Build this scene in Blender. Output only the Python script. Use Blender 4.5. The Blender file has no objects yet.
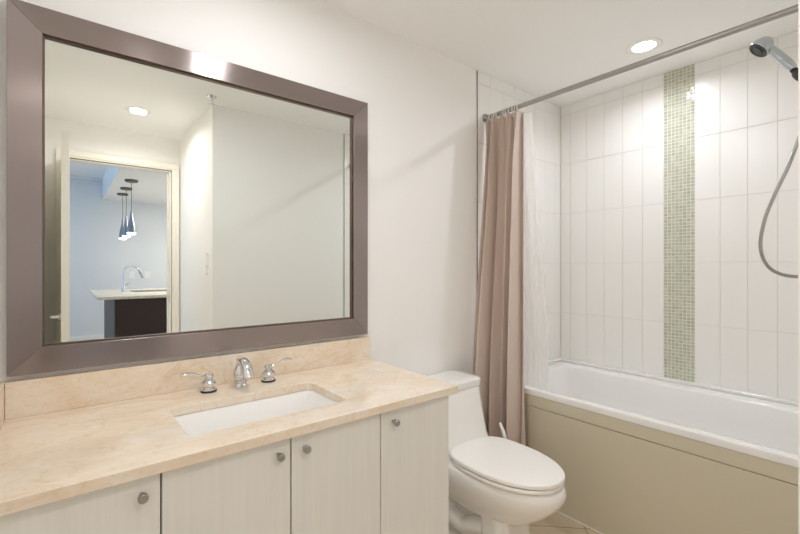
import bpy, bmesh, math, random
from mathutils import Vector, Matrix

# ------------------------------------------------------------------ camera, world, lights, exposure
sc = bpy.context.scene
col = sc.collection
PI = math.pi
CEIL = 2.428          # bathroom ceiling
LX = -0.15            # left wall
RX = 2.80             # tiled wall behind the tub
OY = -1.53            # wall opposite the vanity
DY = -2.607           # wall with the doorway
RECX = 0.816           # side wall of the entry recess
TX = 1.896            # where tiling begins

cam_data = bpy.data.cameras.new('camera')
cam = bpy.data.objects.new('camera', cam_data)
col.objects.link(cam)
cam.location = (0, -1.64, 1.27)
cam.rotation_euler = (PI/2, 0, math.radians(51.3-90))
cam_data.sensor_width = 36
cam_data.lens = 418/800*36
cam_data.clip_start = 0.02
sc.camera = cam

sc.view_settings.view_transform = 'Standard'
sc.view_settings.look = 'None'
sc.view_settings.gamma = 1
sc.view_settings.exposure = 0.32
sc.cycles.max_bounces = 24; sc.cycles.diffuse_bounces = 14; sc.cycles.glossy_bounces = 8; sc.cycles.transparent_max_bounces = 16

world = bpy.data.worlds.new('world'); sc.world = world
world.use_nodes = True
bg = world.node_tree.nodes['Background']
bg.inputs[0].default_value = (0.42, 0.62, 1.0, 1)
bg.inputs[1].default_value = 1.0

def area(name, loc, size, power, color, rot=(0, 0, 0), shape='DISK', size_y=None):
    l = bpy.data.lights.new(name, 'AREA'); l.shape = shape; l.size = size
    if size_y: l.size_y = size_y
    l.energy = power; l.color = color
    o = bpy.data.objects.new(name, l); col.objects.link(o)
    o.location = loc; o.rotation_euler = rot
    return o
WARM = (1.0, 0.93, 0.84)
NEUT = (0.955, 0.985, 1.0)
DOWN = [  # x, y, power, spread, colour, size, label
    (2.37, -0.729, 3.9, 160, (0.93, 0.955, 1.0), 0.075, 'round recessed ceiling light glowing above the bathtub beside the curtain rail'),
    (0.58, -0.66, 5.5, 176, (0.93, 0.955, 1.0), 0.10, 'round recessed ceiling light over the vanity basin'),
    (0.423, -2.007, 5.6, 160, (1.0, 0.94, 0.90), 0.10, 'round recessed ceiling light in the entry recess by the open door, seen in the mirror'),
]
for x, y, p, spr, c, sz, _ in DOWN:
    lo_ = area('downlight_lamp', (x, y, CEIL-0.012), sz, p, c); lo_.data.spread = math.radians(spr)
area('kitchen_window_light', (-2.55, -5.0, 1.5), 2.4, 24, (0.30, 0.58, 1.0), (0, -PI/2, 0), 'RECTANGLE', 2.0)
area('kitchen_ceiling_lamp', (2.2, -5.2, 2.40), 0.5, 54, (1.0, 0.95, 0.90))

# ------------------------------------------------------------------ materials
def srgb(r, g, b):
    f = lambda c: (c/255/12.92) if c/255 <= 0.04045 else ((c/255+0.055)/1.055)**2.4
    return (f(r), f(g), f(b), 1)
def mat(name, rgb, rough=0.5, metal=0.0, coat=0.0, **kw):
    m = bpy.data.materials.new(name); m.use_nodes = True
    b = m.node_tree.nodes['Principled BSDF']
    b.inputs['Base Color'].default_value = srgb(*rgb)
    b.inputs['Roughness'].default_value = rough
    b.inputs['Metallic'].default_value = metal
    b.inputs['Coat Weight'].default_value = coat
    for k, v in kw.items():
        b.inputs[k].default_value = v
    return m
def P(m): return m.node_tree.nodes['Principled BSDF']
def add(m, t, **kw):
    n = m.node_tree.nodes.new(t)
    for k, v in kw.items(): setattr(n, k, v)
    return n
def link(m, a, b): m.node_tree.links.new(a, b)
def noise_bump(m, scale=200, strength=0.05, dist=0.001, sc3=(1, 1, 1), detail=3):
    tc = add(m, 'ShaderNodeTexCoord'); mp = add(m, 'ShaderNodeMapping')
    mp.inputs['Scale'].default_value = sc3
    n = add(m, 'ShaderNodeTexNoise'); n.inputs['Scale'].default_value = scale; n.inputs['Detail'].default_value = detail
    b = add(m, 'ShaderNodeBump'); b.inputs['Strength'].default_value = strength; b.inputs['Distance'].default_value = dist
    link(m, tc.outputs['Object'], mp.inputs[0]); link(m, mp.outputs[0], n.inputs[0])
    link(m, n.outputs[0], b.inputs['Height']); link(m, b.outputs[0], P(m).inputs['Normal'])
    return n
def noise_col(m, c1, c2, scale=5, sc3=(1, 1, 1), lo=0.3, hi=0.7, detail=4, dist=0.0):
    tc = add(m, 'ShaderNodeTexCoord'); mp = add(m, 'ShaderNodeMapping')
    mp.inputs['Scale'].default_value = sc3
    n = add(m, 'ShaderNodeTexNoise'); n.inputs['Scale'].default_value = scale
    n.inputs['Detail'].default_value = detail; n.inputs['Distortion'].default_value = dist
    r = add(m, 'ShaderNodeValToRGB')
    r.color_ramp.elements[0].position = lo; r.color_ramp.elements[1].position = hi
    r.color_ramp.elements[0].color = srgb(*c1); r.color_ramp.elements[1].color = srgb(*c2)
    link(m, tc.outputs['Object'], mp.inputs[0]); link(m, mp.outputs[0], n.inputs[0])
    link(m, n.outputs[0], r.inputs[0]); link(m, r.outputs[0], P(m).inputs['Base Color'])
    return r

M = {}
M['wall'] = mat('wall_paint', (246, 245, 243), 0.55); noise_bump(M['wall'], 350, 0.06, 0.0006)
M['wall_cream'] = M['wall']
M['ceil'] = mat('ceiling_paint', (249, 249, 248), 0.8); noise_bump(M['ceil'], 250, 0.08, 0.0006)
M['trim'] = mat('cream_gloss_trim', (241, 237, 227), 0.35)
M['tile'] = mat('white_glazed_tile', (244, 243, 241), 0.24, coat=0.0)
_w = add(M['tile'], 'ShaderNodeTexNoise'); _w.inputs['Scale'].default_value = 9; _w.inputs['Detail'].default_value = 1
_t = add(M['tile'], 'ShaderNodeTexCoord'); _m = add(M['tile'], 'ShaderNodeMapping'); _m.inputs['Scale'].default_value = (3.2, 3.2, 0.22)
_b = add(M['tile'], 'ShaderNodeBump'); _b.inputs['Strength'].default_value = 0.25; _b.inputs['Distance'].default_value = 0.002
link(M['tile'], _t.outputs['Object'], _m.inputs[0]); link(M['tile'], _m.outputs[0], _w.inputs[0])
link(M['tile'], _w.outputs[0], _b.inputs['Height']); link(M['tile'], _b.outputs[0], P(M['tile']).inputs['Normal'])
M['grout'] = mat('pale_grout', (236, 233, 228), 0.9)
M['mosaic_grout'] = mat('mosaic_grout', (234, 236, 228), 0.8)
M['mosaic'] = mat('sage_glass_mosaic', (196, 203, 186), 0.12, coat=0.6)
_a = add(M['mosaic'], 'ShaderNodeAttribute', attribute_name='shade')
_r = add(M['mosaic'], 'ShaderNodeValToRGB')
_r.color_ramp.elements[0].color = srgb(180, 181, 160); _r.color_ramp.elements[1].color = srgb(204, 205, 187)
link(M['mosaic'], _a.outputs['Fac'], _r.inputs[0]); link(M['mosaic'], _r.outputs[0], P(M['mosaic']).inputs['Base Color'])
M['edge'] = mat('grey_metal_edge_strip', (150, 146, 138), 0.35, 0.8)
M['marble'] = mat('cream_marble', (230, 207, 178), 0.16, coat=0.2)
def marble_nodes(m):
    nt = m.node_tree
    tc = add(m, 'ShaderNodeTexCoord'); mp = add(m, 'ShaderNodeMapping'); mp.inputs['Scale'].default_value = (1, 1.6, 1.6); mp.inputs['Rotation'].default_value = (0, 0, 0.35)
    n1 = add(m, 'ShaderNodeTexNoise'); n1.inputs['Scale'].default_value = 5.5; n1.inputs['Detail'].default_value = 8; n1.inputs['Distortion'].default_value = 1.2; n1.inputs['Roughness'].default_value = 0.6
    r1 = add(m, 'ShaderNodeValToRGB')
    e = r1.color_ramp.elements
    e[0].position = 0.28; e[0].color = srgb(229, 209, 183)
    e[1].position = 0.72; e[1].color = srgb(241, 233, 221)
    k = e.new(0.48); k.color = srgb(237, 222, 202)
    n2 = add(m, 'ShaderNodeTexNoise'); n2.inputs['Scale'].default_value = 60; n2.inputs['Detail'].default_value = 5
    r2 = add(m, 'ShaderNodeValToRGB'); r2.color_ramp.elements[0].position = 0.30; r2.color_ramp.elements[0].color = (0.80, 0.72, 0.62, 1)
    r2.color_ramp.elements[1].position = 0.46; r2.color_ramp.elements[1].color = (1, 1, 1, 1)
    mx = add(m, 'ShaderNodeMix', data_type='RGBA', blend_type='MULTIPLY'); mx.inputs[0].default_value = 0.35
    n3 = add(m, 'ShaderNodeTexNoise'); n3.inputs['Scale'].default_value = 3.2; n3.inputs['Detail'].default_value = 6; n3.inputs['Distortion'].default_value = 2.2
    r3 = add(m, 'ShaderNodeValToRGB'); el = r3.color_ramp.elements
    el[0].position = 0.485; el[0].color = (0, 0, 0, 1); el[1].position = 0.515; el[1].color = (0, 0, 0, 1)
    q = el.new(0.50); q.color = (1, 1, 1, 1)
    mx2 = add(m, 'ShaderNodeMix', data_type='RGBA', blend_type='MIX')
    mx2.inputs[7].default_value = srgb(212, 178, 138)
    sc_ = add(m, 'ShaderNodeMath', operation='MULTIPLY'); sc_.inputs[1].default_value = 0.35
    link(m, tc.outputs['Object'], mp.inputs[0])
    for n in (n1, n2, n3): link(m, mp.outputs[0], n.inputs[0])
    link(m, n1.outputs[0], r1.inputs[0]); link(m, n2.outputs[0], r2.inputs[0]); link(m, n3.outputs[0], r3.inputs[0])
    link(m, r1.outputs[0], mx.inputs[6]); link(m, r2.outputs[0], mx.inputs[7])
    link(m, mx.outputs[2], mx2.inputs[6]); link(m, r3.outputs[0], sc_.inputs[0]); link(m, sc_.outputs[0], mx2.inputs[0])
    link(m, mx2.outputs[2], P(m).inputs['Base Color'])
marble_nodes(M['marble'])
M['cab'] = mat('ivory_cabinet_laminate', (226, 221, 208), 0.42)
noise_col(M['cab'], (230, 229, 223), (234, 233, 228), 28, (3, 3, 0.12), 0.35, 0.65)
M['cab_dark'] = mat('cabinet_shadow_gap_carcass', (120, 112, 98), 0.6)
M['porcelain'] = mat('white_porcelain', (243, 242, 240), 0.08, coat=0.5)
M['plastic'] = mat('white_plastic', (246, 245, 242), 0.25)
M['acrylic'] = mat('white_acrylic', (243, 243, 242), 0.14, coat=0.4)
M['apron'] = mat('beige_tub_panel', (214, 207, 186), 0.3, coat=0.25)
M['floor'] = mat('tan_floor_tile', (204, 184, 156), 0.2, coat=0.2)
M['chrome'] = mat('chrome', (225, 226, 228), 0.07, 1.0)
M['satin'] = mat('satin_nickel', (176, 174, 170), 0.28, 1.0)
M['rail'] = mat('brushed_steel_rail', (176, 174, 172), 0.3, 1.0)
M['black'] = mat('black_rubber', (22, 22, 24), 0.5)
M['dark'] = mat('dark_grey_nozzle', (48, 50, 53), 0.4)
M['showerchrome'] = mat('shower_chrome', (196, 203, 208), 0.2, 0.9)
M['mirror'] = mat('mirror_glass', (241, 245, 242), 0.0, 1.0)
M['frame'] = mat('brushed_bronze_frame', (162, 151, 149), 0.22, 1.0, Anisotropic=0.9)
_v = add(M['frame'], 'ShaderNodeVectorTransform', vector_type='VECTOR', convert_from='OBJECT', convert_to='WORLD'); _v.inputs[0].default_value = (0, 0, 1)
link(M['frame'], _v.outputs[0], P(M['frame']).inputs['Tangent'])
noise_bump(M['frame'], 60, 0.12, 0.0006, (0.35, 14, 14), 4)
M['frame_lip'] = mat('dark_frame_lip', (120, 105, 94), 0.3, 0.9)
M['frame_bead'] = mat('silver_frame_bead', (190, 184, 176), 0.3, 0.9)
M['curtain'] = mat('taupe_polyester', (209, 192, 181), 0.62, **{'Sheen Weight': 0.25})
noise_bump(M['curtain'], 900, 0.15, 0.0004)
def translucent(name, rgb, tl, tr):
    m = mat(name, rgb, 0.5)
    nt = m.node_tree; out = nt.nodes['Material Output']
    t = add(m, 'ShaderNodeBsdfTranslucent'); t.inputs[0].default_value = srgb(*rgb)
    x = add(m, 'ShaderNodeMixShader'); x.inputs[0].default_value = tl
    link(m, P(m).outputs[0], x.inputs[1]); link(m, t.outputs[0], x.inputs[2])
    q = add(m, 'ShaderNodeBsdfTransparent'); y = add(m, 'ShaderNodeMixShader'); y.inputs[0].default_value = tr
    link(m, x.outputs[0], y.inputs[1]); link(m, q.outputs[0], y.inputs[2])
    link(m, y.outputs[0], out.inputs[0])
    return m
M['liner'] = translucent('sheer_white_liner', (252, 252, 251), 0.55, 0.6)
M['ring'] = mat('white_curtain_ring', (238, 234, 226), 0.3)
M['wood_dark'] = mat('espresso_cabinet', (52, 34, 28), 0.4)
M['quartz'] = mat('cream_quartz', (232, 222, 200), 0.2); noise_col(M['quartz'], (222, 208, 182), (238, 230, 212), 30)
M['kwall'] = mat('kitchen_wall_paint', (226, 228, 228), 0.6)
M['pend'] = mat('pendant_smoked_glass', (150, 158, 166), 0.3, 0.6)
M['canopy'] = mat('bronze_canopy', (112, 100, 90), 0.4, 0.8)
def emit(name, rgb, s):
    m = mat(name, rgb, 0.5)
    P(m).inputs['Emission Color'].default_value = srgb(*rgb); P(m).inputs['Emission Strength'].default_value = s
    return m
M['lens'] = emit('lit_lamp_lens', (255, 250, 240), 6.0)
M['glow'] = emit('lit_pendant_glass', (255, 250, 250), 3.5)
M['kfloor'] = mat('kitchen_floor', (150, 128, 104), 0.35)
M['glasspane'] = mat('window_glass', (255, 255, 255), 0.0, **{'Transmission Weight': 1.0, 'IOR': 1.01})

# floor tile joints
def tile_floor(m):
    tc = add(m, 'ShaderNodeTexCoord'); mp = add(m, 'ShaderNodeMapping'); mp.inputs['Rotation'].default_value = (0, 0, PI/4); mp.inputs['Location'].default_value = (0.0, -0.04, 0)
    br = add(m, 'ShaderNodeTexBrick'); br.offset = 0.0; br.squash = 1
    br.inputs['Scale'].default_value = 1.0; br.inputs['Brick Width'].default_value = 0.305; br.inputs['Row Height'].default_value = 0.305
    br.inputs['Mortar Size'].default_value = 0.0022; br.inputs['Mortar Smooth'].default_value = 0.2
    br.inputs['Color1'].default_value = srgb(226, 211, 190); br.inputs['Color2'].default_value = srgb(221, 205, 183)
    br.inputs['Mortar'].default_value = srgb(150, 130, 104)
    n = add(m, 'ShaderNodeTexNoise'); n.inputs['Scale'].default_value = 14; n.inputs['Detail'].default_value = 6
    r = add(m, 'ShaderNodeValToRGB'); r.color_ramp.elements[0].color = (0.86, 0.84, 0.80, 1); r.color_ramp.elements[1].color = (1, 1, 1, 1)
    mx = add(m, 'ShaderNodeMix', data_type='RGBA', blend_type='MULTIPLY'); mx.inputs[0].default_value = 1
    link(m, tc.outputs['Object'], mp.inputs[0]); link(m, mp.outputs[0], br.inputs[0]); link(m, mp.outputs[0], n.inputs[0])
    link(m, n.outputs[0], r.inputs[0]); link(m, br.outputs[0], mx.inputs[6]); link(m, r.outputs[0], mx.inputs[7])
    link(m, mx.outputs[2], P(m).inputs['Base Color'])
tile_floor(M['floor'])

# ------------------------------------------------------------------ mesh helpers
def build(name, bm, m, parent=None, smooth=False, bevel=0, seg=2, subd=0):
    bmesh.ops.recalc_face_normals(bm, faces=bm.faces)
    me = bpy.data.meshes.new(name); bm.to_mesh(me); bm.free()
    ms = m if isinstance(m, (list, tuple)) else [m]
    for x in ms: me.materials.append(x)
    if smooth:
        for p in me.polygons: p.use_smooth = True
        me.set_sharp_from_angle(angle=math.radians(38))
    o = bpy.data.objects.new(name, me); col.objects.link(o)
    if parent: o.parent = parent
    if bevel:
        b = o.modifiers.new('bevel', 'BEVEL'); b.width = bevel; b.segments = seg; b.limit_method = 'ANGLE'; b.angle_limit = math.radians(35)
        b.harden_normals = False
    if subd:
        s = o.modifiers.new('sub', 'SUBSURF'); s.levels = subd; s.render_levels = subd
    return o
def box(bm, x0, x1, y0, y1, z0, z1):
    v = [bm.verts.new(p) for p in ((x0, y0, z0), (x1, y0, z0), (x1, y1, z0), (x0, y1, z0), (x0, y0, z1), (x1, y0, z1), (x1, y1, z1), (x0, y1, z1))]
    for f in ((0, 3, 2, 1), (4, 5, 6, 7), (0, 1, 5, 4), (1, 2, 6, 5), (2, 3, 7, 6), (3, 0, 4, 7)):
        bm.faces.new([v[i] for i in f])
def boxo(name, dims, m, parent=None, bevel=0, seg=2):
    bm = bmesh.new(); box(bm, *dims); return build(name, bm, m, parent, bevel=bevel, seg=seg)
def loft(bm, rings, cap0=True, cap1=True, closed=True):
    R = [[bm.verts.new(p) for p in r] for r in rings]
    n = len(R[0])
    for a, b in zip(R, R[1:]):
        for i in range(n if closed else n-1):
            bm.faces.new((a[i], a[(i+1) % n], b[(i+1) % n], b[i]))
    if cap0: bm.faces.new(list(reversed(R[0])))
    if cap1: bm.faces.new(R[-1])
    return R
def lathe(bm, prof, origin=(0, 0, 0), axis=(0, 0, 1), n=32):
    """prof: list of (radius, height)"""
    o = Vector(origin); q = Vector((0, 0, 1)).rotation_difference(Vector(axis).normalized())
    rings = []
    for r, h in prof:
        rings.append([o + q @ Vector((max(r, 1e-5)*math.cos(2*PI*i/n), max(r, 1e-5)*math.sin(2*PI*i/n), h)) for i in range(n)])
    loft(bm, rings)
def spline(pts, k=8):
    pts = [Vector(p) for p in pts]; out = []
    P_ = [2*pts[0]-pts[1]] + pts + [2*pts[-1]-pts[-2]]
    for i in range(1, len(P_)-2):
        for j in range(k):
            t = j/k; a, b, c, d = P_[i-1:i+3]
            out.append(0.5*((2*b)+(c-a)*t+(2*a-5*b+4*c-d)*t*t+(3*b-a-3*c+d)*t**3))
    out.append(pts[-1]); return out
def tube(bm, pts, rad, n=12, flat=1.0, up=(0, 0, 1)):
    """rad: number or function of 0..1; flat squashes along the frame's second axis"""
    pts = [Vector(p) for p in pts]; rings = []
    N = len(pts); prev = None
    for i, p in enumerate(pts):
        t = (pts[min(i+1, N-1)]-pts[max(i-1, 0)]).normalized()
        if prev is None:
            u = Vector(up)
            if abs(u.dot(t)) > 0.95: u = Vector((1, 0, 0))
            a = t.cross(u).normalized()
        else:
            a = (prev - t*prev.dot(t)).normalized()
        prev = a; b = t.cross(a)
        r = rad(i/(N-1)) if callable(rad) else rad
        rings.append([p + a*r*math.cos(2*PI*k/n) + b*r*flat*math.sin(2*PI*k/n) for k in range(n)])
    loft(bm, rings)
def thing(name, label, cat, loc=(0, 0, 0), group=None, rotz=0):
    o = bpy.data.objects.new(name, None); col.objects.link(o); o.location = loc; o.rotation_euler = (0, 0, rotz)
    o.empty_display_size = 0.05
    o['label'] = label; o['category'] = cat
    if group: o['group'] = group
    return o
def tag(o, label, cat, group=None):
    o['label'] = label; o['category'] = cat
    if group: o['group'] = group
    return o
def struct(name, dims, m, bevel=0):
    o = boxo(name, dims, m, bevel=bevel); o['kind'] = 'structure'; return o
def copy_tree(o, parent=None):
    c = o.copy(); col.objects.link(c)
    if parent: c.parent = parent
    for ch in list(o.children): copy_tree(ch, c)
    return c

# ------------------------------------------------------------------ structure: bathroom shell
T = 0.10
struct('floor', (LX-T, RX+T, DY-0.11, T, -0.08, 0), M['floor'])
bm = bmesh.new()
box(bm, LX-T, RX+T, DY-0.11, T, CEIL, CEIL+0.08)
o = build('ceiling', bm, M['ceil']); o['kind'] = 'structure'
wv = struct('wall_vanity', (LX-T, RX+T, 0, T, 0, CEIL), M['wall'])
struct('wall_left', (LX-T, LX, DY-0.11, 0, 0, CEIL), M['wall'])
wt = struct('wall_tub', (RX, RX+T, OY-T, 0, 0, CEIL), M['grout'])
wo = struct('wall_opposite', (RECX, RX, OY-T, OY, 0, CEIL), M['wall'])
struct('wall_recess', (RECX, RECX+T, DY-0.11, OY-T, 0, CEIL), M['wall_cream'])
# doorway wall with opening 0.0 .. 0.745, head at 2.13
DX0, DX1, DZ = 0.005, 0.745, 2.13
bm = bmesh.new()
box(bm, LX, DX0, DY-0.11, DY, 0, CEIL); box(bm, DX1, RECX, DY-0.11, DY, 0, CEIL); box(bm, DX0, DX1, DY-0.11, DY, DZ, CEIL)
o = build('wall_door', bm, M['wall_cream']); o['kind'] = 'structure'

# tiling helper: grid of pillowed tiles on a plane
def tiles(name, us, zs, place, m, parent, gap=0.0016, th=0.0042, rnd=0.0):
    bm = bmesh.new(); random.seed(4)
    for (u0, u1) in us:
        for (z0, z1) in zs:
            a0, a1, b0, b1 = u0+gap/2, u1-gap/2, z0+gap/2, z1-gap/2
            if a1-a0 < 0.004 or b1-b0 < 0.004: continue
            e = 0.0010
            lo = [place(a0, b0, 0), place(a1, b0, 0), place(a1, b1, 0), place(a0, b1, 0)]
            md = [place(a0, b0, th-e), place(a1, b0, th-e), place(a1, b1, th-e), place(a0, b1, th-e)]
            hi = [place(a0+e, b0+e, th), place(a1-e, b0+e, th), place(a1-e, b1-e, th), place(a0+e, b1-e, th)]
            loft(bm, [lo, md, hi], cap0=False)
    return build(name, bm, m, parent)
W, HT = 0.1185, 0.3535
rows = []
z = 0.943 - HT*2
while z < CEIL:
    a, b = max(z, 0.0), min(z+HT, CEIL-0.001)
    rows.append((a, b)); z += HT
def cols(start, end, first):
    r = []; u = start; nxt = first
    while u < end-1e-4:
        n = min(nxt, end); r.append((u, n)); u = n; nxt = u+W
    return r
# tub wall (faces -x); u = distance from vanity wall
TH = 0.006
left = [(0.0065, 0.0825)] + [(0.0825+i*W, 0.0825+(i+1)*W) for i in range(5)]
right = cols(0.832, -OY-0.006, 0.832+W)
tiles('tiling', left+right, rows, lambda u, z, d: (RX-d, -u, z), M['tile'], wt)
ma = bmesh.new()
# mosaic strip
bm = bmesh.new(); random.seed(11)
lay = bm.faces.layers.float.new('shade')
mu0, mu1 = 0.675, 0.832
nc = 8; cw = (mu1-mu0)/nc; nr = int((CEIL-0.55)/cw)
for i in range(nc):
    for j in range(nr+1):
        g = 0.0017
        a0 = mu0+i*cw+g; a1 = mu0+(i+1)*cw-g; b0 = 0.55+j*cw+g; b1 = min(0.55+(j+1)*cw-g, CEIL-0.001)
        if b1-b0 < 0.003: continue
        tx, tz = random.gauss(0, 0.00022), random.gauss(0, 0.00022)
        d = 0.0042; e = 0.0011
        pl = lambda u, z, dd: (RX-dd, -u, z)
        lo = [pl(a0, b0, 0), pl(a1, b0, 0), pl(a1, b1, 0), pl(a0, b1, 0)]
        md = [pl(a0, b0, d-e), pl(a1, b0, d-e), pl(a1, b1, d-e), pl(a0, b1, d-e)]
        hi = [pl(a0+e, b0+e, d-tx-tz), pl(a1-e, b0+e, d+tx-tz), pl(a1-e, b1-e, d+tx+tz), pl(a0+e, b1-e, d-tx+tz)]
        n0 = len(bm.faces); loft(bm, [lo, md, hi], cap0=False); bm.faces.ensure_lookup_table()
        s = random.random()
        for f in bm.faces[n0:]: f[lay] = s
build('mosaic_strip', bm, M['mosaic'], wt)
boxo('mosaic_grout', (RX-0.0025, RX, -mu1, -mu0, 0.55, CEIL), M['mosaic_grout'], wt)
# vanity wall tiles (face -y) and opposite wall tiles (face +y)
boxo('grout_bed', (TX, RX, -0.0015, 0, 0.0, CEIL), M['grout'], wv)
tiles('tiling', cols(TX, RX-0.006, TX+W), rows, lambda u, z, d: (u, -0.0005-d, z), M['tile'], wv)
boxo('edge_strip', (TX-0.003, TX, -0.0065, 0, 0, CEIL), M['edge'], wv)
boxo('grout_bed', (TX, RX, OY, OY+0.0015, 0.0, CEIL), M['grout'], wo)
tiles('tiling', cols(TX, RX-0.006, TX+W), rows, lambda u, z, d: (u, OY+0.0005+d, z), M['tile'], wo)
boxo('edge_strip', (TX-0.003, TX, OY, OY+0.0065, 0, CEIL), M['edge'], wo)
# baseboards
bb = [('baseboard_vanity', (1.12, TX-0.006, -0.012, 0, 0, 0.09)), ('baseboard_opposite', (RECX, TX-0.006, OY, OY+0.012, 0, 0.09)),
      ('baseboard_left', (LX, LX+0.012, DY, -0.60, 0, 0.09)), ('baseboard_recess', (RECX-0.012, RECX, DY, OY, 0, 0.09))]
for n, d in bb: struct(n, d, M['trim'], 0.002)

# door casing (trim) in the doorway
def casing(name, yface, sgn):
    bm = bmesh.new(); w = 0.062
    for (t, inset) in ((0.014, 0.0), (0.022, 0.018)):
        y0, y1 = sorted((yface, yface+sgn*t))
        a = 0.006 if inset == 0 else inset
        box(bm, DX0-w+(0 if inset else 0), DX0-a, y0, y1, 0, DZ+a)
        box(bm, DX1+a, DX1+w, y0, y1, 0, DZ+a)
        box(bm, DX0-w, DX1+w, y0, y1, DZ+a, DZ+w+0.005)
    o = build(name, bm, M['trim'], bevel=0.003); o['kind'] = 'structure'; return o
casing('trim_1', DY, 1); casing('trim_2', DY-0.11, -1)
bm = bmesh.new()
box(bm, DX0-0.006, DX0+0.012, DY-0.11, DY, 0, DZ+0.006); box(bm, DX1-0.012, DX1+0.006, DY-0.11, DY, 0, DZ+0.006)
box(bm, DX0, DX1, DY-0.11, DY, DZ-0.006, DZ+0.012)
box(bm, DX1-0.024, DX1-0.012, DY-0.075, DY-0.04, 0, DZ-0.006)
jb = build('trim_3', bm, M['trim'], bevel=0.002); jb['kind'] = 'structure'
boxo('strike_plate', (DX1-0.0145, DX1-0.0115, DY-0.035, DY-0.008, 0.95, 1.02), M['satin'], jb)

# ------------------------------------------------------------------ kitchen beyond the doorway (seen in the mirror)
KY = -7.2; KZ = 2.78
kx0, kx1 = -2.6, 3.0
fy = DY-0.11
struct('floor_kitchen', (kx0, kx1, KY, fy, -0.08, 0), M['kfloor'])
struct('ceiling_kitchen', (kx0-T, kx1+T, KY-T, fy, KZ, KZ+0.08), M['ceil'])
struct('ceiling_bulkhead', (0.50, kx1, KY, fy, 2.43, KZ), M['ceil'])
struct('wall_kitchen_far', (kx0-T, kx1+T, KY-T, KY, 0, KZ), M['kwall'])
struct('wall_kitchen_right', (kx1, kx1+T, KY, fy, 0, KZ), M['kwall'])
# wall on the bathroom side, flanking the doorway wall
bm = bmesh.new(); box(bm, kx0-T, LX-T, fy, fy+T, 0, KZ); box(bm, RECX+T, kx1+T, fy, fy+T, 0, KZ); box(bm, LX-T, RECX+T, fy, fy+T, CEIL+0.08, KZ)
o = build('wall_kitchen_near', bm, M['kwall']); o['kind'] = 'structure'
bm = bmesh.new()   # daylight side with a wide window
wy0, wy1, wz0, wz1 = -6.2, -3.8, 0.5, 2.4
box(bm, kx0-T, kx0, KY, wy0, 0, KZ); box(bm, kx0-T, kx0, wy1, fy, 0, KZ)
box(bm, kx0-T, kx0, wy0, wy1, 0, wz0); box(bm, kx0-T, kx0, wy0, wy1, wz1, KZ)
o = build('wall_kitchen_left', bm, M['kwall']); o['kind'] = 'structure'
bm = bmesh.new()
for y in (wy0, -5.0, wy1):
    box(bm, kx0-0.07, kx0-0.02, y-0.025, y+0.025, wz0, wz1)
for z in (wz0, wz1): box(bm, kx0-0.07, kx0-0.02, wy0, wy1, z-0.025, z+0.025)
o = build('window_1', bm, M['trim'], bevel=0.004); o['kind'] = 'structure'
struct('baseboard_kitchen', (kx0, kx1, KY, KY+0.015, 0, 0.10), M['trim'], 0.003)
bm = bmesh.new(); box(bm, kx0, 0.5, KY, KY+0.07, KZ-0.05, KZ); box(bm, kx0, 0.5, KY, KY+0.035, KZ-0.10, KZ-0.05)
o = build('trim_4', bm, M['kwall'], bevel=0.008); o['kind'] = 'structure'

# island
isl = thing('kitchen_island', 'espresso brown kitchen island cabinet beyond the doorway, seen in the mirror', 'kitchen island', (0.95, -5.25, 0))
def rel(o, parent):   # geometry was written in world coordinates: keep it there under a moved parent
    o.matrix_parent_inverse = Matrix.Translation(-Vector(parent.location)); return o
rel(boxo('body', (0.46, 1.55, -6.10, -4.385, 0.09, 0.885), M['wood_dark'], isl), isl)
rel(boxo('toe_kick', (0.50, 1.50, -6.05, -4.43, 0.0, 0.09), M['black'], isl), isl)
for a, b in ((0.465, 0.995), (1.005, 1.545)):
    rel(boxo('panel', (a, b, -4.385, -4.365, 0.10, 0.88), M['wood_dark'], isl, bevel=0.002), isl)
wt_ = boxo('island_worktop', (0.285, 1.70, -6.20, -4.32, 0.886, 0.922), M['quartz'], bevel=0.005)
tag(wt_, 'cream stone worktop overhanging the dark kitchen island', 'worktop')
# cut for the sink drawn as a thin steel basin rim laid in the worktop
bm = bmesh.new()
def rring(x0, x1, y0, y1, r, z, n=6):
    p = []
    for cx, cy, a0 in ((x1-r, y1-r, 0), (x0+r, y1-r, PI/2), (x0+r, y0+r, PI), (x1-r, y0+r, 1.5*PI)):
        for i in range(n+1):
            a = a0 + PI/2*i/n
            p.append((cx+r*math.cos(a), cy+r*math.sin(a), z))
    return p
loft(bm, [rring(0.74, 1.26, -5.62, -5.22, 0.04, 0.9222), rring(0.738, 1.262, -5.622, -5.218, 0.042, 0.9262), rring(0.752, 1.248, -5.608, -5.232, 0.035, 0.9262), rring(0.757, 1.243, -5.603, -5.237, 0.035, 0.9225)], cap0=False, cap1=True)
ks = build('kitchen_sink', bm, mat('sink_steel', (120, 112, 100), 0.3, 0.8), smooth=False)
tag(ks, 'steel kitchen sink set in the cream island worktop', 'sink')
kf = thing('kitchen_faucet', 'tall gooseneck chrome kitchen faucet on the island worktop', 'faucet', (0.64, -5.42, 0.9222))
bm = bmesh.new(); lathe(bm, [(0.028, 0), (0.028, 0.01), (0.02, 0.02), (0.017, 0.09), (0.014, 0.1)], n=20); build('base', bm, M['chrome'], kf, smooth=True)
bm = bmesh.new(); tube(bm, spline([(0, 0, 0.08), (0, 0, 0.24), (0.03, 0, 0.33), (0.10, 0, 0.36), (0.17, 0, 0.325), (0.2, 0, 0.27)]), lambda t: 0.012, 12); build('spout', bm, M['chrome'], kf, smooth=True)
bm = bmesh.new(); tube(bm, [(0.195, 0, 0.285), (0.215, 0, 0.245), (0.24, 0, 0.19)], lambda t: 0.015+0.007*t, 12); build('spray_head', bm, M['chrome'], kf, smooth=True)
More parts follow.
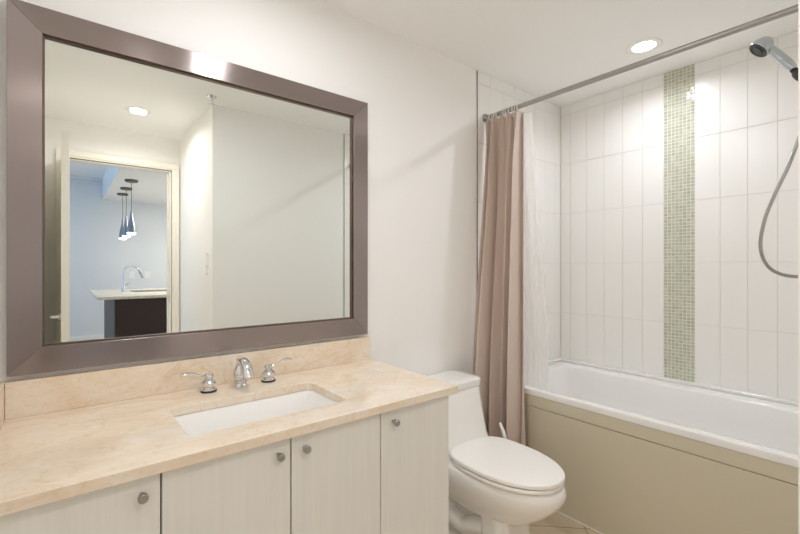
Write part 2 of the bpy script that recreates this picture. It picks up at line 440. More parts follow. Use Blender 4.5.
bm = bmesh.new(); tube(bm, [(0.012, 0, 0.07), (0.05, -0.01, 0.10), (0.075, -0.015, 0.125)], 0.006, 8); build('handle', bm, M['chrome'], kf, smooth=True)
# pendants
def pendant(x, y, label):
    t = thing('pendant_lamp', label, 'pendant lamp', (x, y, 2.43), 'three pendant lamps above the kitchen island')
    bm = bmesh.new(); lathe(bm, [(0.075, 0), (0.075, -0.02), (0.068, -0.028), (0.0, -0.03)], n=28); build('canopy', bm, M['canopy'], t, smooth=True)
    bm = bmesh.new(); tube(bm, [(0, 0, -0.03), (0, 0, -0.42)], 0.003, 8); build('cord', bm, M['dark'], t, smooth=True)
    bm = bmesh.new(); lathe(bm, [(0.006, -0.40), (0.012, -0.43), (0.014, -0.47), (0.026, -0.53), (0.042, -0.62), (0.052, -0.70), (0.046, -0.70)], n=24); build('lamp_shade', bm, M['pend'], t, smooth=True)
    bm = bmesh.new(); lathe(bm, [(0.045, -0.695), (0.052, -0.70), (0.050, -0.715), (0.044, -0.728), (0.0, -0.732)], n=24); build('diffuser', bm, M['glow'], t, smooth=True)
pendant(0.69, -4.976, 'small cone pendant lamp hanging nearest the doorway, largest of the three')
pendant(0.70, -5.68, 'small cone pendant lamp hanging between the two others over the island')
pendant(0.71, -6.278, 'small cone pendant lamp hanging farthest from the doorway, smallest of the three')
# outlets on the far kitchen wall
for x, z, lb in ((0.93, 1.13, 'white wall outlet behind the kitchen faucet, nearer the window side'), (1.17, 1.13, 'white wall outlet on far kitchen wall, above the island sink')):
    t = thing('wall_outlet', lb, 'outlet', (x, KY+0.0, z), 'outlets on the far kitchen wall')
    boxo('cover_plate', (-0.04, 0.04, 0.0, 0.006, -0.06, 0.06), M['plastic'], t, 0.002)
    boxo('socket_insert', (-0.018, 0.018, 0.006, 0.009, -0.035, 0.035), M['trim'], t, 0.001)

# ------------------------------------------------------------------ door leaf, open, and its lever handles
dr = bpy.data.objects.new('door_1', None); col.objects.link(dr); dr.location = (0.0, DY+0.03, 0); dr['kind'] = 'structure'
DL = 0.855
boxo('door_leaf', (-0.020, 0.022, 0.0, DL, 0.012, 2.118), M['trim'], dr, 0.002)
for s in (-1,):
    bm = bmesh.new(); xx = -0.020 if s < 0 else 0.022
    lathe(bm, [(0.026, 0), (0.026, 0.006), (0.022, 0.009), (0.011, 0.012), (0.010, 0.045), (0.0, 0.047)], (xx, DL-0.062, 0.955), (s, 0, 0), 24)
    tube(bm, spline([(xx+s*0.042, DL-0.062, 0.955), (xx+s*0.046, DL-0.09, 0.957), (xx+s*0.046, DL-0.17, 0.95)]), lambda t: 0.010-0.003*t, 12)
    build('door_handle', bm, M['chrome'], dr, smooth=True)
bm = bmesh.new(); 
for z in (0.25, 1.1, 1.9): lathe(bm, [(0.007, 0), (0.007, 0.09)], (-0.012, -0.006, z), (0, 0, 1), 12)
build('hinge', bm, M['satin'], dr, smooth=True)

# switch plates on recess wall
for z, lb in ((1.318, 'white light switch on entry recess wall, upper of two plates'), (1.235, 'small white switch on entry recess wall, just under the larger plate')):
    t = thing('light_switch', lb, 'switch', (RECX, -1.655, z), 'switches on the recess wall seen in the mirror')
    h = 0.055 if z > 1.3 else 0.022
    boxo('cover_plate', (-0.006, 0.0, -0.036, 0.036, -h, h), M['plastic'], t, 0.002)
    boxo('rocker', (-0.010, -0.006, -0.016, 0.016, -h*0.6, h*0.6), M['trim'], t, 0.001)

# sprinkler on the ceiling
t = thing('fire_sprinkler', 'small chrome fire sprinkler on the ceiling near the wall corner, seen in the mirror', 'sprinkler', (0.775, -1.40, CEIL))
bm = bmesh.new(); lathe(bm, [(0.032, 0), (0.030, -0.006), (0.012, -0.010), (0.009, -0.03), (0.004, -0.035), (0.004, -0.05), (0, -0.05)], n=24); build('escutcheon', bm, M['chrome'], t, smooth=True)
bm = bmesh.new(); lathe(bm, [(0.0, -0.05), (0.018, -0.05), (0.018, -0.053), (0.0, -0.053)], n=20)
tube(bm, [(0.009, 0, -0.025), (0.014, 0, -0.038), (0.004, 0, -0.05)], 0.002, 8); tube(bm, [(-0.009, 0, -0.025), (-0.014, 0, -0.038), (-0.004, 0, -0.05)], 0.002, 8)
build('deflector', bm, M['chrome'], t)

# downlight fixtures
for x, y, _p, _s, _c, _z, lb in DOWN:
    t = thing('recessed_light', lb, 'ceiling light', (x, y, CEIL), 'recessed ceiling lights')
    bm = bmesh.new(); lathe(bm, [(0.083, 0), (0.083, -0.002), (0.080, -0.0045), (0.056, -0.0035), (0.054, -0.001), (0.054, 0)], n=48); build('trim_ring', bm, M['plastic'], t, smooth=True)
    bm = bmesh.new(); lathe(bm, [(0.054, -0.0005), (0.053, -0.003), (0.03, -0.0065), (0, -0.007)], n=48); build('lens', bm, M['lens'], t, smooth=True)

# ------------------------------------------------------------------ vanity
CZ = 0.837; CT = 0.027; CFY = -0.581; CRX = 1.122; FX = -0.555
vc = thing('vanity_cabinet', 'long ivory vanity cabinet with four flat doors under the marble countertop', 'vanity cabinet', (0.48, -0.28, 0))
vl = LX+0.004
for nm, d, m in (('carcass', (vl, 1.097, -0.534, -0.022, 0.09, CZ-CT-0.001), M['cab']),
              ('toe_kick', (vl, 1.05, -0.49, -0.03, 0.0, 0.09), M['cab_dark'])):
    rel(boxo(nm, d, m, vc), vc)
# the carcass top would hide the bowl: hollow it by building panels instead
bpy.data.objects.remove([o for o in vc.children if o.name.startswith('carcass')][0])
bm = bmesh.new()
box(bm, vl, vl+0.018, -0.534, -0.004, 0.09, CZ-CT-0.001); box(bm, 1.079, 1.097, -0.534, -0.004, 0.09, CZ-CT-0.001)
box(bm, vl+0.018, 1.079, -0.534, -0.004, 0.09, 0.108); box(bm, vl+0.018, 1.079, -0.016, -0.004, 0.108, CZ-CT-0.001)
box(bm, vl+0.018, 1.079, -0.534, -0.516, 0.70, CZ-CT-0.001)
rel(build('carcass', bm, M['cab_dark'], vc), vc)
rel(boxo('end_panel', (1.0970, 1.0975, -0.534, -0.004, 0.09, CZ-CT-0.001), M['cab'], vc), vc)
edges = [vl, 0.171, 0.485, 0.789, 1.0975]
knobx = [0.133, 0.447, 0.523, 0.838]
for i in range(4):
    d = rel(boxo('door', (edges[i]+(0.002 if i else 0), edges[i+1]-(0.002 if i < 3 else 0), -0.556, -0.536, 0.10, CZ-CT-0.004), M['cab'], vc, 0.0018), vc)
    bm = bmesh.new()
    lathe(bm, [(0.005, 0), (0.005, 0.010), (0.0095, 0.013), (0.0105, 0.020), (0.0105, 0.026), (0.009, 0.028), (0, 0.028)], (knobx[i], -0.556, 0.765), (0, -1, 0), 24)
    k = build('knob', bm, M['satin'], d, smooth=True); k.matrix_parent_inverse = d.matrix_parent_inverse.copy()
    k.matrix_parent_inverse = Matrix.Identity(4)

# countertop with rounded rectangular cut-out
ct = thing('countertop', 'cream beige marble countertop with basin cutout and upstand on the vanity', 'countertop', (0.48, -0.29, CZ))
SX0, SX1, SY0, SY1, SR = 0.247, 0.722, -0.472, -0.202, 0.03
def slab_with_hole(bm, x0, x1, y0, y1, z0, z1, hole):
    n = len(hole)
    def outer(z):
        pts = []
        cx, cy = (SX0+SX1)/2, (SY0+SY1)/2
        for (hx, hy) in hole:
            dx, dy = hx-cx, hy-cy
            pts.append((hx, hy, z))
        return pts
    # build the top and bottom with triangle fill between outer rectangle and hole
    loops = []
    for z in (z0, z1):
        ov = [bm.verts.new((x, y, z)) for x, y in ((x0, y0), (x1, y0), (x1, y1), (x0, y1))]
        hv = [bm.verts.new((x, y, z)) for x, y in hole]
        es = [bm.edges.new((ov[i], ov[(i+1) % 4])) for i in range(4)] + [bm.edges.new((hv[i], hv[(i+1) % n])) for i in range(n)]
        bmesh.ops.triangle_fill(bm, use_beauty=True, use_dissolve=False, edges=es)
        loops.append((ov, hv))
    (o0, h0), (o1, h1) = loops
    for i in range(4): bm.faces.new((o0[i], o0[(i+1) % 4], o1[(i+1) % 4], o1[i]))
    for i in range(n): bm.faces.new((h0[(i+1) % n], h0[i], h1[i], h1[(i+1) % n]))
bm = bmesh.new()
hole = [(x, y) for x, y, _ in rring(SX0, SX1, SY0, SY1, SR, 0, 6)]
slab_with_hole(bm, LX+0.002, CRX, CFY, -0.002, CZ-CT, CZ, hole)
rel(build('slab', bm, M['marble'], ct, bevel=0.0022), ct)
rel(boxo('backsplash', (-0.133, 1.118, -0.022, -0.002, CZ+0.0003, 0.943), M['marble'], ct, 0.0015), ct)
rel(boxo('side_splash', (LX+0.002, -0.1335, -0.575, -0.002, CZ+0.0003, 0.943), M['marble'], ct, 0.0015), ct)

# undermount basin
bs = thing('undermount_sink', 'white rectangular undermount basin set in the marble vanity top', 'sink', ((SX0+SX1)/2, (SY0+SY1)/2, CZ-CT))
bm = bmesh.new()
zb = CZ-CT-0.0012
R = []
def rr(d, z, r): return rring(SX0+d, SX1-d, SY0+d, SY1-d, r, z, 6)
loft(bm, [rr(-0.022, zb-0.012, 0.05), rr(-0.022, zb, 0.05), rr(-0.004, zb, 0.038), rr(0.002, zb-0.006, 0.036), rr(0.010, zb-0.06, 0.04), rr(0.022, zb-0.115, 0.05),
          rr(0.045, zb-0.14, 0.06), rr(0.075, zb-0.147, 0.05), rr(0.105, zb-0.150, 0.02)], cap0=False, cap1=True)
rel(build('basin', bm, M['porcelain'], bs, smooth=True), bs)
bm = bmesh.new(); lathe(bm, [(0.022, 0), (0.022, 0.003), (0.016, 0.004), (0.0, 0.002)], ((SX0+SX1)/2, (SY0+SY1)/2, zb-0.150), (0, 0, 1), 24)
rel(build('drain', bm, M['chrome'], bs, smooth=True), bs)
bm = bmesh.new(); lathe(bm, [(0.012, 0), (0.012, 0.003), (0.006, 0.003), (0.005, 0.001), (0, 0.001)], ((SX0+SX1)/2, SY0+0.0155, zb-0.05), (0, 1, 0.1), 20)
rel(build('overflow', bm, M['chrome'], bs, smooth=True), bs)

# widespread faucet
fz = CZ+0.0003
fa = thing('basin_faucet', 'chrome widespread basin faucet with two curved lever handles on marble top', 'faucet', (0.495, -0.10, fz))
bm = bmesh.new()
lathe(bm, [(0.027, 0), (0.027, 0.006), (0.022, 0.010), (0.020, 0.014), (0.024, 0.019), (0.0235, 0.024), (0.017, 0.028)], n=28)
build('spout_base', bm, M['chrome'], fa, smooth=True)
bm = bmesh.new()
lathe(bm, [(0.017, 0.024), (0.024, 0.030), (0.0265, 0.042), (0.025, 0.056), (0.020, 0.070), (0.014, 0.080), (0.0, 0.084)], (0, 0.002, 0), (0, 0, 1), 28)
tube(bm, spline([(0, 0.004, 0.050), (0, 0.004, 0.072), (0, -0.008, 0.090), (0, -0.030, 0.0965), (0, -0.055, 0.090), (0, -0.074, 0.073), (0, -0.086, 0.050)]),
     lambda t: 0.016+0.003*t, 20, 0.8, up=(0, 1, 0))
build('spout', bm, M['chrome'], fa, smooth=True)
bm = bmesh.new()
lathe(bm, [(0.004, 0), (0.004, 0.014), (0.008, 0.017), (0.008, 0.022), (0.004, 0.026), (0, 0.026)], (0, 0.020, 0.074), (0, 0.1, 1), 16)
build('lift_rod', bm, M['chrome'], fa, smooth=True)
for sx, hx in ((-1, -0.105), (1, 0.108)):
    bm = bmesh.new(); yh = 0.012
    lathe(bm, [(0.026, 0), (0.026, 0.004), (0.0245, 0.006)], (hx, yh, 0), (0, 0, 1), 28)
    hb = build('handle_gasket', bm, M['black'], fa, smooth=True)
    bm = bmesh.new()
    lathe(bm, [(0.024, 0.006), (0.025, 0.010), (0.019, 0.015), (0.021, 0.020), (0.025, 0.026), (0.025, 0.032), (0.018, 0.040), (0.013, 0.044), (0.0125, 0.048), (0.016, 0.051), (0.016, 0.057), (0.012, 0.062), (0, 0.063)], (hx, yh, 0), (0, 0, 1), 28)
    hd = build('handle', bm, M['chrome'], fa, smooth=True)
    bm = bmesh.new()
    tube(bm, spline([(hx+sx*0.008, yh, 0.054), (hx+sx*0.028, yh-0.002, 0.060), (hx+sx*0.052, yh-0.004, 0.070), (hx+sx*0.074, yh-0.005, 0.073), (hx+sx*0.090, yh-0.005, 0.069)]),
         lambda t: 0.0055+0.005*t*t if t < 0.97 else 0.007, 14, 0.6, up=(0, 0, 1))
    build('lever', bm, M['chrome'], hd, smooth=True)

# ------------------------------------------------------------------ mirror
mr = thing('wall_mirror', 'large rectangular mirror in a wide brushed bronze frame above the vanity', 'mirror', (0.48, 0, 0.955))
MX0, MX1, MZ0, MZ1, FW, FY = -0.129, 1.098, 0.9595, 2.032, 0.077, -0.030
def rail(p):   # four corners in the plane (outer a, outer b, inner b, inner a)
    (ax, az), (bx, bz), (cx, cz), (dx, dz) = p
    L = math.hypot(bx-ax, bz-az); mid = Vector(((ax+bx)/2, 0, (az+bz)/2))
    u = Vector((bx-ax, 0, bz-az)).normalized()
    v = Vector((-u.z, 0, u.x))
    if v.dot(Vector((cx-bx, 0, cz-bz))) < 0: v = -v
    def loc(x, z, y):
        q = Vector((x, 0, z))-mid; return Vector((q.dot(u), y, q.dot(v)))
    bm = bmesh.new()
    pts = [(ax, az), (bx, bz), (cx, cz), (dx, dz)]
    loft(bm, [[loc(x, z, -0.001) for x, z in pts], [loc(x, z, FY) for x, z in pts]])
    m = Matrix.Identity(4)
    n = Vector((0, 1, 0))
    m.col[0][:3] = u; m.col[1][:3] = n; m.col[2][:3] = v
    m.col[3][:3] = mid - Vector(mr.location)
    bmesh.ops.recalc_face_normals(bm, faces=bm.faces)
    o = build('frame_rail', bm, M['frame'], mr, bevel=0.0012)
    # left-handed frames would flip the mesh, so rebuild with a right-handed one
    if m.to_3x3().determinant() < 0:
        for vtx in o.data.vertices: vtx.co.y *= -1
        o.data.flip_normals()
        m.col[1][:3] = -n
    o.matrix_local = m
    return o
gx = 0.0008
ia = (MX0+FW, MZ0+FW); ib = (MX1-FW, MZ0+FW); ic = (MX1-FW, MZ1-FW); id_ = (MX0+FW, MZ1-FW)
oa, ob, oc, od = (MX0, MZ0), (MX1, MZ0), (MX1, MZ1), (MX0, MZ1)
rail((oa, ob, ib, ia)); rail((ob, oc, ic, ib)); rail((oc, od, id_, ic)); rail((od, oa, ia, id_))
bm = bmesh.new(); w = 0.005
for (x0, x1, z0, z1) in ((ia[0], ib[0], ia[1], ia[1]+w), (ia[0], ib[0], ic[1]-w, ic[1]), (ia[0], ia[0]+w, ia[1]+w, ic[1]-w), (ib[0]-w, ib[0], ia[1]+w, ic[1]-w)):
    box(bm, x0, x1, -0.020, -0.0085, z0, z1)
rel(build('inner_bead', bm, M['frame_lip'], mr), mr)
rel(boxo('mirror_glass', (ia[0]-0.01, ib[0]+0.01, -0.012, -0.003, ia[1]-0.01, ic[1]+0.01), M['mirror'], mr), mr)

# ------------------------------------------------------------------ bathtub
RZ = 0.603
tb = thing('bathtub', 'white built-in bathtub with a beige front panel in the tiled alcove', 'bathtub', (2.4, -0.77, 0))
bx0, bx1, by0, by1 = 1.985, RX-0.0044, OY+0.0050, -0.0050
bm = bmesh.new()
def tr(x0, x1, y0, y1, r, z): return rring(x0, x1, y0, y1, r, z, 6)
ix0, ix1, iy0, iy1 = 2.045, 2.655, -1.44, -0.125
loft(bm, [tr(bx0+0.004, bx1, by0, by1, 0.004, RZ-0.034), tr(bx0, bx1, by0, by1, 0.004, RZ-0.030), tr(bx0, bx1, by0, by1, 0.005, RZ-0.010), tr(bx0+0.003, bx1-0.001, by0+0.001, by1-0.001, 0.006, RZ-0.003),
          tr(bx0+0.010, bx1-0.004, by0+0.004, by1-0.004, 0.010, RZ),
          tr(ix0-0.012, ix1+0.010, iy0-0.01, iy1+0.01, 0.07, RZ), tr(ix0-0.003, ix1+0.002, iy0-0.002, iy1+0.002, 0.068, RZ-0.004),
          tr(ix0+0.002, ix1-0.003, iy0+0.003, iy1-0.006, 0.066, RZ-0.014), tr(ix0+0.006, ix1-0.008, iy0+0.01, iy1-0.04, 0.07, RZ-0.12),
          tr(ix0+0.018, ix1-0.022, iy0+0.03, iy1-0.13, 0.08, RZ-0.32), tr(ix0+0.07, ix1-0.07, iy0+0.09, iy1-0.24, 0.09, RZ-0.385),
          tr(ix0+0.12, ix1-0.12, iy0+0.14, iy1-0.30, 0.06, RZ-0.40)], cap0=False, cap1=True)
rel(build('tub_shell', bm, M['acrylic'], tb, smooth=True), tb)
# raised back and end lip against the tiles
bm = bmesh.new()
box(bm, bx1-0.035, RX-0.0015, OY+0.002, -0.002, RZ-0.001, RZ+0.012)
box(bm, bx0+0.02, bx1-0.035, by1-0.025, -0.002, RZ-0.001, RZ+0.012)
box(bm, bx0+0.02, bx1-0.035, OY+0.002, by0+0.025, RZ-0.001, RZ+0.012)
rel(build('tile_flange', bm, M['acrylic'], tb, bevel=0.0025, seg=3), tb)
rel(boxo('apron_rail', (1.990, 2.012, by0, by1, 0.510, RZ-0.0335), M['apron'], tb, 0.0015), tb)
rel(boxo('apron_panel', (1.993, 2.010, by0, by1, 0.004, 0.5065), M['apron'], tb, 0.0015), tb)
rel(boxo('caulk_line', (1.986, 1.993, by0, by1, 0.0003, 0.006), M['trim'], tb, 0.001), tb)

# ------------------------------------------------------------------ curtain rail, rings, curtains
RODX, RODZ = 1.965, 2.160
rd = thing('curtain_rail', 'straight brushed steel shower curtain rail spanning above the tub edge', 'curtain rail', (RODX, 0, RODZ))
bm = bmesh.new(); lathe(bm, [(0.0125, 0.008), (0.0125, 1.5215)], (0, 0, 0), (0, -1, 0), 24); build('pole', bm, M['rail'], rd, smooth=True)
for y, s in ((-0.0075, -1), (OY+0.0075, 1)):
    bm = bmesh.new(); lathe(bm, [(0.026, 0), (0.026, 0.004), (0.017, 0.010), (0.016, 0.024), (0, 0.024)], (0, y, 0), (0, s, 0), 24); build('end_flange', bm, M['rail'], rd, smooth=True)
ring_y = [-0.050, -0.085, -0.100, -0.150, -0.168, -0.186, -0.205, -0.222, -0.24]
ringlab = ['ninth', 'eighth', 'seventh', 'sixth', 'fifth', 'fourth', 'third', 'second', 'first']
proto = None
for i, y in enumerate(ring_y):
    if proto is None:
        bm = bmesh.new()
        pts = []
        for k in range(25):
            a = 2*PI*k/24
            r = 0.019
            pts.append((r*math.cos(a), 0, r*math.sin(a)*1.15-0.006))
        tube(bm, pts, 0.0032, 8, up=(0, 1, 0)); tube(bm, spline([(0, 0, -0.027), (0.004, 0, -0.036), (0, 0, -0.044)], 4), 0.0028, 8)
        proto = build('curtain_ring', bm, M['ring'], smooth=True); o = proto
    else:
        o = proto.copy(); col.objects.link(o)
    o.location = (RODX, y, RODZ); o.rotation_euler = (0, 0, random.uniform(-0.25, 0.25))
    tag(o, 'white plastic curtain ring on the steel rail, %s counted from the outer curtain edge' % ringlab[i], 'curtain ring', 'white rings on the curtain rail')

def sm(t): return t*t*(3-2*t)
def lerp(a, b, t): return a+(b-a)*t
def drape(name, top, bot, z0, z1, folds, amp0, amp1, m, seed, sag=0.0, NU=260, NV=60, mid=None, harm=0.35, thick=0.0015, pinch=0.0):
    """top, bot: ((x,y) start, (x,y) end). surface folded across its own line."""
    random.seed(seed)
    ph = [random.uniform(0, 2*PI) for _ in range(6)]
    me_rows = []
    for j in range(NV+1):
        v = j/NV; w = sm(min(1, v*1.15))
        row = []
        for i in range(NU+1):
            u = i/NU
            xt, yt = lerp(top[0][0], top[1][0], u), lerp(top[0][1], top[1][1], u)
            xb, yb = lerp(bot[0][0], bot[1][0], u), lerp(bot[0][1], bot[1][1], u)
            x, y = lerp(xt, xb, w), lerp(yt, yb, w)
            if mid:
                k = math.sin(PI*min(1, v*1.6))*mid*(u-0.25); y += k
            uu = u + 0.018*math.sin(2*PI*1.3*u+ph[0]+v*1.6) + 0.010*math.sin(2*PI*2.3*u+ph[1]-v*2.2)
            f = 2*PI*folds*uu
            a = lerp(amp0, amp1, w)*(0.75+0.35*math.sin(2*PI*1.7*u+ph[2]))
            a *= (0.55 + 0.45*min(1, v*6+0.2))
            d = a*(math.sin(f)+harm*math.sin(2*f+ph[3]+v*1.5)+0.18*math.sin(0.5*f+ph[4]))
            d += pinch*math.exp(-v*7)*math.sin(3.1*f+ph[5]+v*3)
            e = 0.35*a*math.cos(f+0.4)
            # normal to curtain line is mostly x
            z = lerp(z1, z0, v) - (sag*abs(math.sin(f/2+0.6)) if v < 0.02 else 0)*1.0
            row.append((x+d, y+e, z))
        me_rows.append(row)
    bm = bmesh.new()
    loft(bm, me_rows, cap0=False, cap1=False, closed=False)
    o = build(name, bm, m, smooth=True)
    s = o.modifiers.new('thick', 'SOLIDIFY'); s.thickness = thick; s.offset = 0
    return o
cu = drape('shower_curtain', ((1.946, -0.022), (1.955, -0.266)), ((1.802, -0.040), (1.918, -0.300)), 0.12, RODZ-0.024, 5.3, 0.027, 0.050, M['curtain'], 12, sag=0.012, harm=0.8, pinch=0.017)
tag(cu, 'taupe fabric shower curtain bunched at the wall end of the rail', 'shower curtain')
li = drape('curtain_liner', ((2.008, -0.12), (2.010, -0.294)), ((2.095, -0.14), (2.105, -0.335)), 0.36, RODZ-0.030, 4.5, 0.005, 0.012, M['liner'], 3, thick=0.0006)
tag(li, 'sheer white curtain liner hanging inside the tub behind the taupe curtain', 'curtain liner')

# ------------------------------------------------------------------ hand shower
SHX = 2.30
sa = thing('shower_bracket', 'chrome shower pipe and holder fixed to the tiled wall at the tub end', 'shower bracket', (SHX, OY+0.007, 2.12))
bm = bmesh.new(); lathe(bm, [(0.03, 0), (0.03, 0.004), (0.016, 0.012), (0, 0.012)], (0, 0, 0), (0, 1, 0), 24); build('flange', bm, M['showerchrome'], sa, smooth=True)
bm = bmesh.new(); tube(bm, spline([(0, 0.005, 0), (0, 0.06, 0.004), (0, 0.12, -0.012), (0, 0.165, -0.05), (0, 0.176, -0.075)]), 0.0095, 12); build('arm_pipe', bm, M['showerchrome'], sa, smooth=True)
bm = bmesh.new(); lathe(bm, [(0.0125, -0.022), (0.0175, -0.022), (0.020, -0.008), (0.020, 0.010), (0.0165, 0.020), (0.0125, 0.020)], (0, 0.189, -0.079), (0, 0.5, 0.8), 20); build('holder', bm, M['dark'], sa, smooth=True)
hs = thing('hand_shower', 'chrome hand shower with flexible metal hose above the tub', 'hand shower', (SHX, -1.35, 2.03))
hx = 0
def hl(y, z): return (0, y+1.35, z-2.03)
bm = bmesh.new()
tube(bm, spline([hl(-1.318, 2.067), hl(-1.308, 2.085), hl(-1.29, 2.112), hl(-1.265, 2.15), hl(-1.243, 2.185)]), lambda t: 0.011+0.006*math.sin(t*PI)+0.004*t, 16); build('handle', bm, M['showerchrome'], hs, smooth=True)
bm = bmesh.new()
hd_ax = Vector((-0.35, 0.60, -0.72)).normalized(); hc = Vector(hl(-1.222, 2.205))
lathe(bm, [(0.0, -0.034), (0.016, -0.032), (0.028, -0.020), (0.036, -0.002), (0.040, 0.012), (0.041, 0.022), (0.038, 0.026)], hc, hd_ax, 32); build('shower_head', bm, M['showerchrome'], hs, smooth=True)
bm = bmesh.new()
lathe(bm, [(0.0375, 0.0245), (0.0375, 0.0275), (0.031, 0.029), (0.028, 0.027), (0.02, 0.027), (0.019, 0.030), (0.0, 0.031)], hc, hd_ax, 32)
build('spray_face', bm, M['dark'], hs, smooth=True)
bm = bmesh.new(); tube(bm, [hc+hd_ax*0.02+Vector((0, -0.036, -0.01)), hc+hd_ax*0.03+Vector((0, -0.05, -0.014))], 0.004, 8)
build('spray_selector', bm, M['showerchrome'], hs, smooth=True)
bm = bmesh.new()
hp = spline([hl(-1.330, 2.045), hl(-1.362, 1.985), hl(-1.365, 1.90), hl(-1.330, 1.78), hl(-1.300, 1.68), hl(-1.262, 1.58), hl(-1.229, 1.48), hl(-1.213, 1.38), hl(-1.220, 1.31), hl(-1.245, 1.262), hl(-1.285, 1.238), hl(-1.335, 1.232), hl(-1.385, 1.25), hl(-1.43, 1.33), hl(-1.475, 1.60), hl(-1.482, 1.88), hl(-1.468, 2.05), hl(-1.462, 2.116)], 26)
NH = len(hp)
tube(bm, hp, lambda t: 0.0068+0.0007*(1 if int(round(t*(NH-1))) % 2 else -1), 12)
build('hose', bm, M['satin'], hs, smooth=True)
bm = bmesh.new(); tube(bm, [hl(-1.336, 2.036), hl(-1.314, 2.071)], 0.0125, 14); build('hose_nut', bm, M['black'], hs, smooth=True)

# ------------------------------------------------------------------ toilet
tl = thing('toilet', 'white one-piece toilet with closed lid between vanity and bathtub', 'toilet', (1.507, 0, 0))
def egg(hw, yb, yf, z, n=64, eb=2.6, ef=2.1, yc=None, k=1.0):
    """outline; yb back, yf front (y negative is forward)"""
    yc = yb*0.58+yf*0.42 if yc is None else yc
    p = []
    for i in range(n):
        a = 2*PI*i/n; c, s = math.cos(a), math.sin(a)
        if s >= 0: e, sy = eb, yb-yc
        else: e, sy = ef, yc-yf
        p.append((hw*math.copysign(abs(c)**(2/e), c), yc+sy*math.copysign(abs(s)**(2/e), s), z))
    return p
bm = bmesh.new()
loft(bm, [egg(0.070, -0.20, -0.545, 0.165, eb=3, ef=2.6), egg(0.112, -0.08, -0.595, 0.190, eb=4, ef=2.5), egg(0.140, -0.03, -0.650, 0.225, eb=5, ef=2.4), egg(0.162, -0.02, -0.705, 0.270, eb=5, ef=2.3),
          egg(0.178, -0.02, -0.748, 0.315, eb=5, ef=2.2), egg(0.186, -0.02, -0.768, 0.350, eb=5, ef=2.15), egg(0.186, -0.02, -0.768, 0.370, eb=5, ef=2.15), egg(0.182, -0.02, -0.762, 0.382, eb=5, ef=2.15), egg(0.174, -0.02, -0.750, 0.387, eb=5, ef=2.15),
          egg(0.08, -0.10, -0.60, 0.388, eb=5, ef=2.1)], cap1=True)
# front pedestal block, recessed rear body, floor foot
loft(bm, [egg(0.126, -0.44, -0.585, 0.0004, eb=6, ef=4), egg(0.122, -0.44, -0.580, 0.03, eb=6, ef=4), egg(0.116, -0.445, -0.568, 0.07, eb=6, ef=4), egg(0.114, -0.445, -0.565, 0.16, eb=6, ef=4), egg(0.118, -0.44, -0.58, 0.215, eb=6, ef=3.4)])
loft(bm, [egg(0.118, -0.06, -0.50, 0.0004, eb=6, ef=6), egg(0.112, -0.06, -0.50, 0.02, eb=6, ef=6), egg(0.062, -0.06, -0.50, 0.035, eb=6, ef=6), egg(0.060, -0.06, -0.50, 0.26, eb=6, ef=6)])
for s in (-1, 1):
    tube(bm, spline([(s*0.060, -0.50, 0.15), (s*0.072, -0.40, 0.12), (s*0.074, -0.32, 0.085), (s*0.074, -0.235, 0.12), (s*0.074, -0.20, 0.20), (s*0.074, -0.15, 0.25), (s*0.072, -0.09, 0.20), (s*0.070, -0.08, 0.10), (s*0.066, -0.08, 0.03)]), lambda t: 0.042, 16)
build('bowl', bm, M['porcelain'], tl, smooth=True)
# tank: slopes forward towards the bowl
def tank_ring(hw, yb, yf, r, z):
    return rring(-hw, hw, yf, yb, r, z, 8)
bm = bmesh.new()
rings = []
for (z, hw, yf, r) in ((0.37, 0.180, -0.305, 0.06), (0.40, 0.179, -0.290, 0.055), (0.44, 0.178, -0.272, 0.05), (0.50, 0.177, -0.256, 0.048), (0.58, 0.178, -0.238, 0.046), (0.64, 0.179, -0.225, 0.046), (0.663, 0.180, -0.221, 0.046)):
    rings.append(tank_ring(hw, -0.012, yf, min(r, 0.046), z))
loft(bm, rings)
build('tank', bm, M['porcelain'], tl, smooth=True, )
bm = bmesh.new()
loft(bm, [tank_ring(0.181, -0.010, -0.222, 0.046, 0.6645), tank_ring(0.184, -0.008, -0.226, 0.048, 0.667), tank_ring(0.185, -0.008, -0.228, 0.05, 0.684), tank_ring(0.184, -0.010, -0.228, 0.05, 0.697),
          tank_ring(0.172, -0.018, -0.216, 0.045, 0.704), tank_ring(0.14, -0.04, -0.185, 0.03, 0.706)])
build('tank_lid', bm, M['porcelain'], tl, smooth=True)
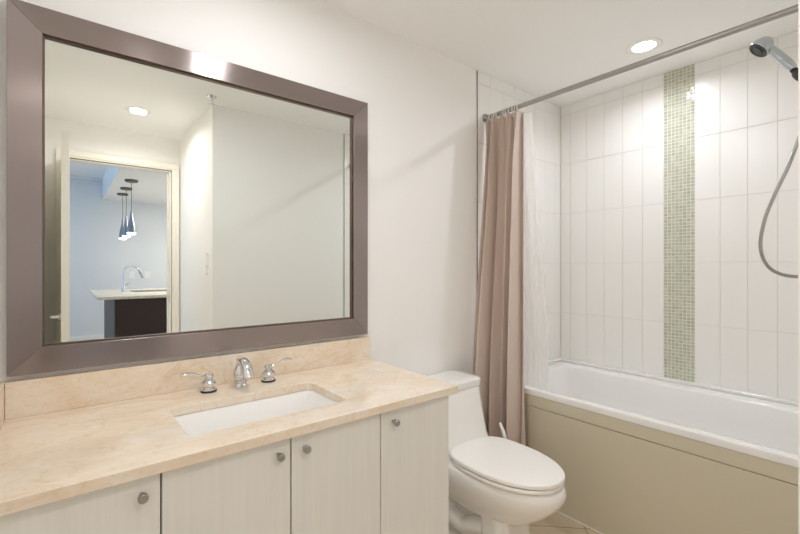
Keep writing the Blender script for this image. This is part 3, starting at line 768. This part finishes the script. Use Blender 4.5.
def slab_egg(name, hw, yb, yf, z0, z1, m, inset=0.006, dome=0.0):
    bm = bmesh.new()
    rs = [egg(hw-inset, yb-inset, yf+inset, z0, eb=3.4, ef=2.05), egg(hw, yb, yf, z0+inset*0.5, eb=3.4, ef=2.05), egg(hw, yb, yf, z1-inset*0.8, eb=3.4, ef=2.05), egg(hw-inset*0.7, yb-inset*0.7, yf+inset*0.7, z1, eb=3.4, ef=2.05)]
    if dome: rs += [egg(hw-inset*2, yb-inset*2, yf+inset*2, z1+dome*0.25, eb=3.4, ef=2.05), egg(hw*0.7, yb-0.07, yf+0.08, z1+dome*0.8, eb=3, ef=2.05), egg(hw*0.3, yb-0.16, yf+0.18, z1+dome, eb=2.5, ef=2.05)]
    loft(bm, rs); return build(name, bm, m, tl, smooth=True)
slab_egg('seat', 0.180, -0.285, -0.755, 0.3925, 0.4075, M['plastic'])
slab_egg('lid', 0.182, -0.270, -0.760, 0.4130, 0.431, M['plastic'], inset=0.005, dome=0.003)
for s in (-1, 1):
    bm = bmesh.new(); lathe(bm, [(0.011, 0), (0.011, 0.03)], (s*0.075-0.015, -0.278, 0.418), (1, 0, 0), 14)
    build('lid_hinge', bm, M['plastic'], tl, smooth=True)
bm = bmesh.new(); lathe(bm, [(0.010, 0), (0.010, 0.008), (0, 0.008)], (-0.145, -0.2262, 0.632), (0, -1, 0), 16); tube(bm, [(-0.145, -0.236, 0.632), (-0.125, -0.240, 0.630), (-0.105, -0.240, 0.627)], 0.005, 10)
build('flush_lever', bm, M['chrome'], tl, smooth=True)

# toilet brush beside the toilet
br = thing('toilet_brush', 'white toilet brush with curved handle standing behind toilet by the curtain', 'toilet brush', (1.728, -0.315, 0))
bm = bmesh.new(); lathe(bm, [(0.048, 0.0003), (0.05, 0.006), (0.046, 0.06), (0.043, 0.12), (0.040, 0.12), (0.040, 0.02), (0, 0.02)], n=28); build('holder', bm, M['plastic'], br, smooth=True)
bm = bmesh.new(); tube(bm, spline([(0, 0, 0.03), (0, 0, 0.20), (0.004, -0.012, 0.34), (0.002, -0.008, 0.42), (-0.006, 0.014, 0.480)]), lambda t: 0.007+0.003*math.sin(t*PI)-0.004*(t > 0.97), 12); build('handle', bm, M['plastic'], br, smooth=True)
